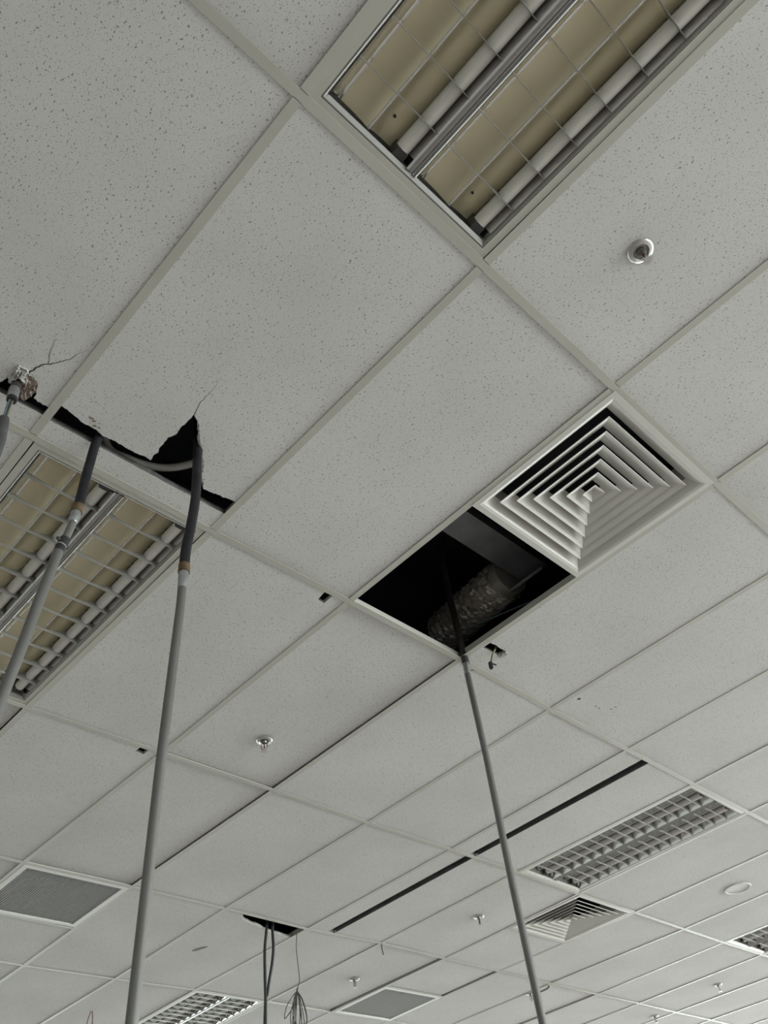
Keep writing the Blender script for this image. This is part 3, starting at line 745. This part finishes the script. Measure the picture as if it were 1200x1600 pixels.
# right pole
foot = (1.785, 1.183, 0.0)
t = thing('conduit_pole', 'long thin grey pole hanging from the open black square bay', 'pole', foot)
seg('hose_fitting', [(1.853, 1.10, .708), (1.836, 1.115, .692), (1.823, 1.13, .677)], [.011, .014, .013], MT['zinc'], t)
ribbed('hose', [(1.825, 1.128, .68), (1.808, 1.154, .642), (1.797, 1.169, .56), (1.794, 1.174, .368), (1.795, 1.172, .189), (1.797, 1.170, .055), (1.797, 1.170, -.008)], .0142, MT['hose_brown'], t)
seg('collar', [(1.797, 1.170, .018), (1.797, 1.170, -.030)], .0152, MT['hose_brown'], t)
seg('coupling', [(1.797, 1.170, -.026), (1.797, 1.170, -.034), (1.795, 1.172, -.078), (1.795, 1.172, -.082)], [.0125, .0135, .013, .0118], MT['zinc'], t)
seg('screw', [(1.807, 1.168, -.060), (1.822, 1.160, -.058)], .0022, MT['wire'], t, 8)
seg('pole', [(1.795, 1.172, -.080), (1.796, 1.171, -.436), (1.792, 1.177, -.89), (1.791, 1.178, -1.285), (1.785, 1.183, -3.0)], .0122, MT['pipe'], t)
wpt(t, foot)
# pole at the left edge, its top pulled out of the coupling
foot = (-.09, 1.05, 0.0)
t = thing('conduit_pole', 'grey pole at the left edge with bare cables between hose and pole', 'pole', foot)
ribbed('hose', [(-.16, .93, .25), (-.13, 1.02, .08), (-.119, 1.052, .015), (-.118, 1.054, -.032)], .0135, MT['hose_brown'], t)
seg('coupling', [(-.118, 1.054, -.028), (-.118, 1.054, -.034), (-.116, 1.053, -.070)], [.0135, .0145, .0145], MT['zinc'], t)
seg('bushing', [(-.116, 1.053, -.068), (-.1155, 1.053, -.080)], .0130, MT['black'], t)
for dx, m_ in ((-.003, 'bluecable'), (.003, 'greencable'), (0, 'cable')):
    seg('inner_cable', [(-.116 + dx, 1.053, -.06), (-.1165 + dx * 1.3, 1.0535, -.105), (-.1158 + dx, 1.0525, -.14), (-.116 + dx, 1.053, -.175)], .0028, MT[m_], t, 10, n=5)
seg('pole', [(-.116, 1.053, -.158), (-.115, 1.0528, -.166), (-.106, 1.051, -.25), (-.09, 1.05, -3.0)], [.0118, .0135, .0135, .0135], MT['pipe_dark'], t)
wpt(t, foot)

# ------------------------------------------------------------------ things in the void
o = seg('plastic_conduit', [(.10, 1.05, .12), (.195, 1.150, .075), (.263, 1.144, .060), (.329, 1.126, .056), (.386, 1.091, .058), (.435, 1.025, .062), (.50, .92, .09)], .0118, MT['pvc'], None, 18, n=6)
tag(o, 'pale curved conduit bridging the V shaped break in the tile', 'conduit')
mb = MB(); mb.box(1.16, 1.965, .775, .905, H + .30, H + .56)
tag(mb.build('metal_duct', MT['galv']), 'dull grey metal duct panel inside the open square bay', 'duct')
t = thing('foil_duct', 'crinkled silver foil duct inside the open square bay', 'duct', (2.12, 1.10, H + .52))
mb = MB(); rr = random.Random(5); a = Vector((1.945, .985, .36)); b = Vector((2.03, 1.42, .40)); n = 46; sg = 40; ax = (b - a).normalized()
x_ = ax.cross(Vector((0, 0, 1))).normalized(); y_ = ax.cross(x_)
for k in range(n + 1):
    for q in range(sg):
        w = 2 * math.pi * q / sg; r = .092 + rr.uniform(-.006, .006) + .004 * math.sin(k * 1.9 + math.sin(w * 3) * 1.2)
        p = a + (b - a) * (k / n) + (x_ * math.cos(w) + y_ * math.sin(w)) * r + ax * rr.uniform(-.003, .003)
        mb.v.append((p.x - 2.12, p.y - 1.10, p.z - .52))
for k in range(n):
    for q in range(sg):
        l2 = (q + 1) % sg; mb.f.append((k * sg + q, k * sg + l2, (k + 1) * sg + l2, (k + 1) * sg + q)); mb.m.append(0)
mb.build('foil_sleeve', MT['foil'], t)
mb = MB(); p0 = a - ax * .045; mb.tube([tuple(Vector((p.x - 2.12, p.y - 1.10, p.z - .52))) for p in (p0, a + ax * .01)], .086, 32); mb.build('spigot', MT['foil'], t, True)
tag(seg('support_rod', [(1.90, .94, .245), (1.94, .79, .285)], .009, MT['galv'], None), 'short dark metal rod beside the foil duct', 'rod')
tag(seg('data_cable', [(1.60, 1.45, .17), (1.745, 1.30, .16), (1.84, 1.17, .162), (1.985, .72, .16), (2.1, .5, .17)], .0035, MT['bluecable'], None, 10), 'thin blue-grey cable crossing the open square bay', 'cable')
o = seg('cable_stub', [(1.883, 1.048, .10), (1.872, 1.062, .02), (1.862, 1.075, -.008), (1.856, 1.085, -.034), (1.853, 1.09, -.052)], .0042, MT['greencable'], None, 10, n=5)
tag(o, 'short olive cable stub with black plug poking from the torn cut-out', 'cable')
seg('plug', [(1.853, 1.09, -.048), (1.851, 1.092, -.052), (1.850, 1.093, -.078), (1.850, 1.093, -.082)], [.005, .0095, .0085, .004], MT['black'], o, 8)
seg('wire_tip', [(1.856, 1.088, -.056), (1.870, 1.080, -.062)], .003, MT['black'], o, 8)
mb = MB(); mb.tube([(x, y, H + z) for x, y, z in [(-.4, 1.9, .72), (1.2, 1.55, .73), (2.9, 1.2, .74)]], .0275, 14)
tag(mb.build('water_pipe', MT['dark']), 'dark pipe running through the ceiling void above the tiles', 'pipe')

# ------------------------------------------------------------------ cables and wires hanging from the far torn tile
o = seg('hanging_cable', [(2.77, 3.72, .20), (2.773, 3.715, .03), (2.763, 3.722, -.107), (2.763, 3.722, -.246), (2.766, 3.720, -.379), (2.766, 3.720, -.507), (2.766, 3.72, -1.4)], .0088, MT['cable'], None, 12, n=5)
tag(o, 'straight thick black cable hanging from the distant torn tile', 'cable', 'black cables hanging from the far tile')
o = seg('hanging_cable', [(2.82, 3.68, .20), (2.804, 3.699, .02), (2.807, 3.697, -.108), (2.801, 3.702, -.195), (2.789, 3.712, -.279), (2.785, 3.724, -.345), (2.786, 3.752, -.46), (2.790, 3.77, -1.2)], .0088, MT['cable'], None, 12, n=5)
tag(o, 'bowed thick black cable curving in to join the straight one', 'cable', 'black cables hanging from the far tile')
t = thing('coiled_wire', 'thin grey wire with a tied coil of loops at its end', 'wire', (2.964, 3.675, H))
def wtube(name, pts, r, m, parent, n=6):
    q = MB(); q.tube([(p[0] - 2.964, p[1] - 3.675, p[2]) for p in spline(pts, n)], r, 8); return q.build(name, m, parent, True)
wtube('drop', [(2.972, 3.668, .10), (2.969, 3.671, .0), (2.964, 3.675, -.091), (2.968, 3.672, -.17), (2.974, 3.667, -.25), (2.972, 3.669, -.29), (2.963, 3.676, -.32)], .0024, MT['wire'], t)
wtube('tie', [(2.967, 3.674, -.312), (2.962, 3.677, -.324), (2.964, 3.675, -.336)], .005, MT['wire'], t, 3)
u = Vector((.76, -.65, 0))      # the coil hangs roughly square to the view
def loop(name, w0, w1, d, tip, r=.0026):
    c = Vector((2.963, 3.676, -.330))
    P = [c, c + u * w0 * .6 + Vector((0, 0, -d * .22)), c + u * w0 + Vector((.008, .01, -d * .6)), c + u * tip + Vector((0, 0, -d)),
         c + u * w1 + Vector((-.008, -.006, -d * .6)), c + u * w1 * .5 + Vector((0, 0, -d * .2)), c]
    wtube(name, [tuple(p) for p in P], r, MT['wire'], t, 8)
loop('wire_loop', .052, .020, .24, .03); loop('wire_loop', .050, -.010, .27, .012, .0032); loop('wire_loop', .034, -.022, .30, -.004); loop('wire_loop', .020, -.028, .26, -.012)
loop('wire_loop', -.012, -.040, .22, -.024); loop('wire_loop', .012, -.026, .20, -.002); loop('wire_loop', -.030, -.062, .135, -.075)
# small loose wires
o = seg('hanging_wire', [(2.60, 5.41, .05), (2.585, 5.425, .0), (2.575, 5.43, -.05), (2.57, 5.43, -.12), (2.59, 5.42, -.17), (2.605, 5.41, -.12), (2.60, 5.415, -.04), (2.59, 5.42, .02)], .0035, MT['copper'], None, 8, n=6)
tag(o, 'thin brownish wire loop hanging at the very bottom left', 'wire')
o = seg('hanging_wire', [(3.613, 3.597, .01), (3.613, 3.597, -.02), (3.618, 3.594, -.062)], .0035, MT['wire'], None, 8)
tag(o, 'tiny dark wire end sticking down from a grid joint above the bottom grille', 'wire')
o = seg('hanging_wire', [(5.438, 3.642, .005), (5.43, 3.655, -.012), (5.38, 3.70, -.030), (5.35, 3.72, -.032)], .006, MT['wire'], None, 8, n=4)
tag(o, 'small curved wire scrap at a grid joint right of the right pole', 'wire')
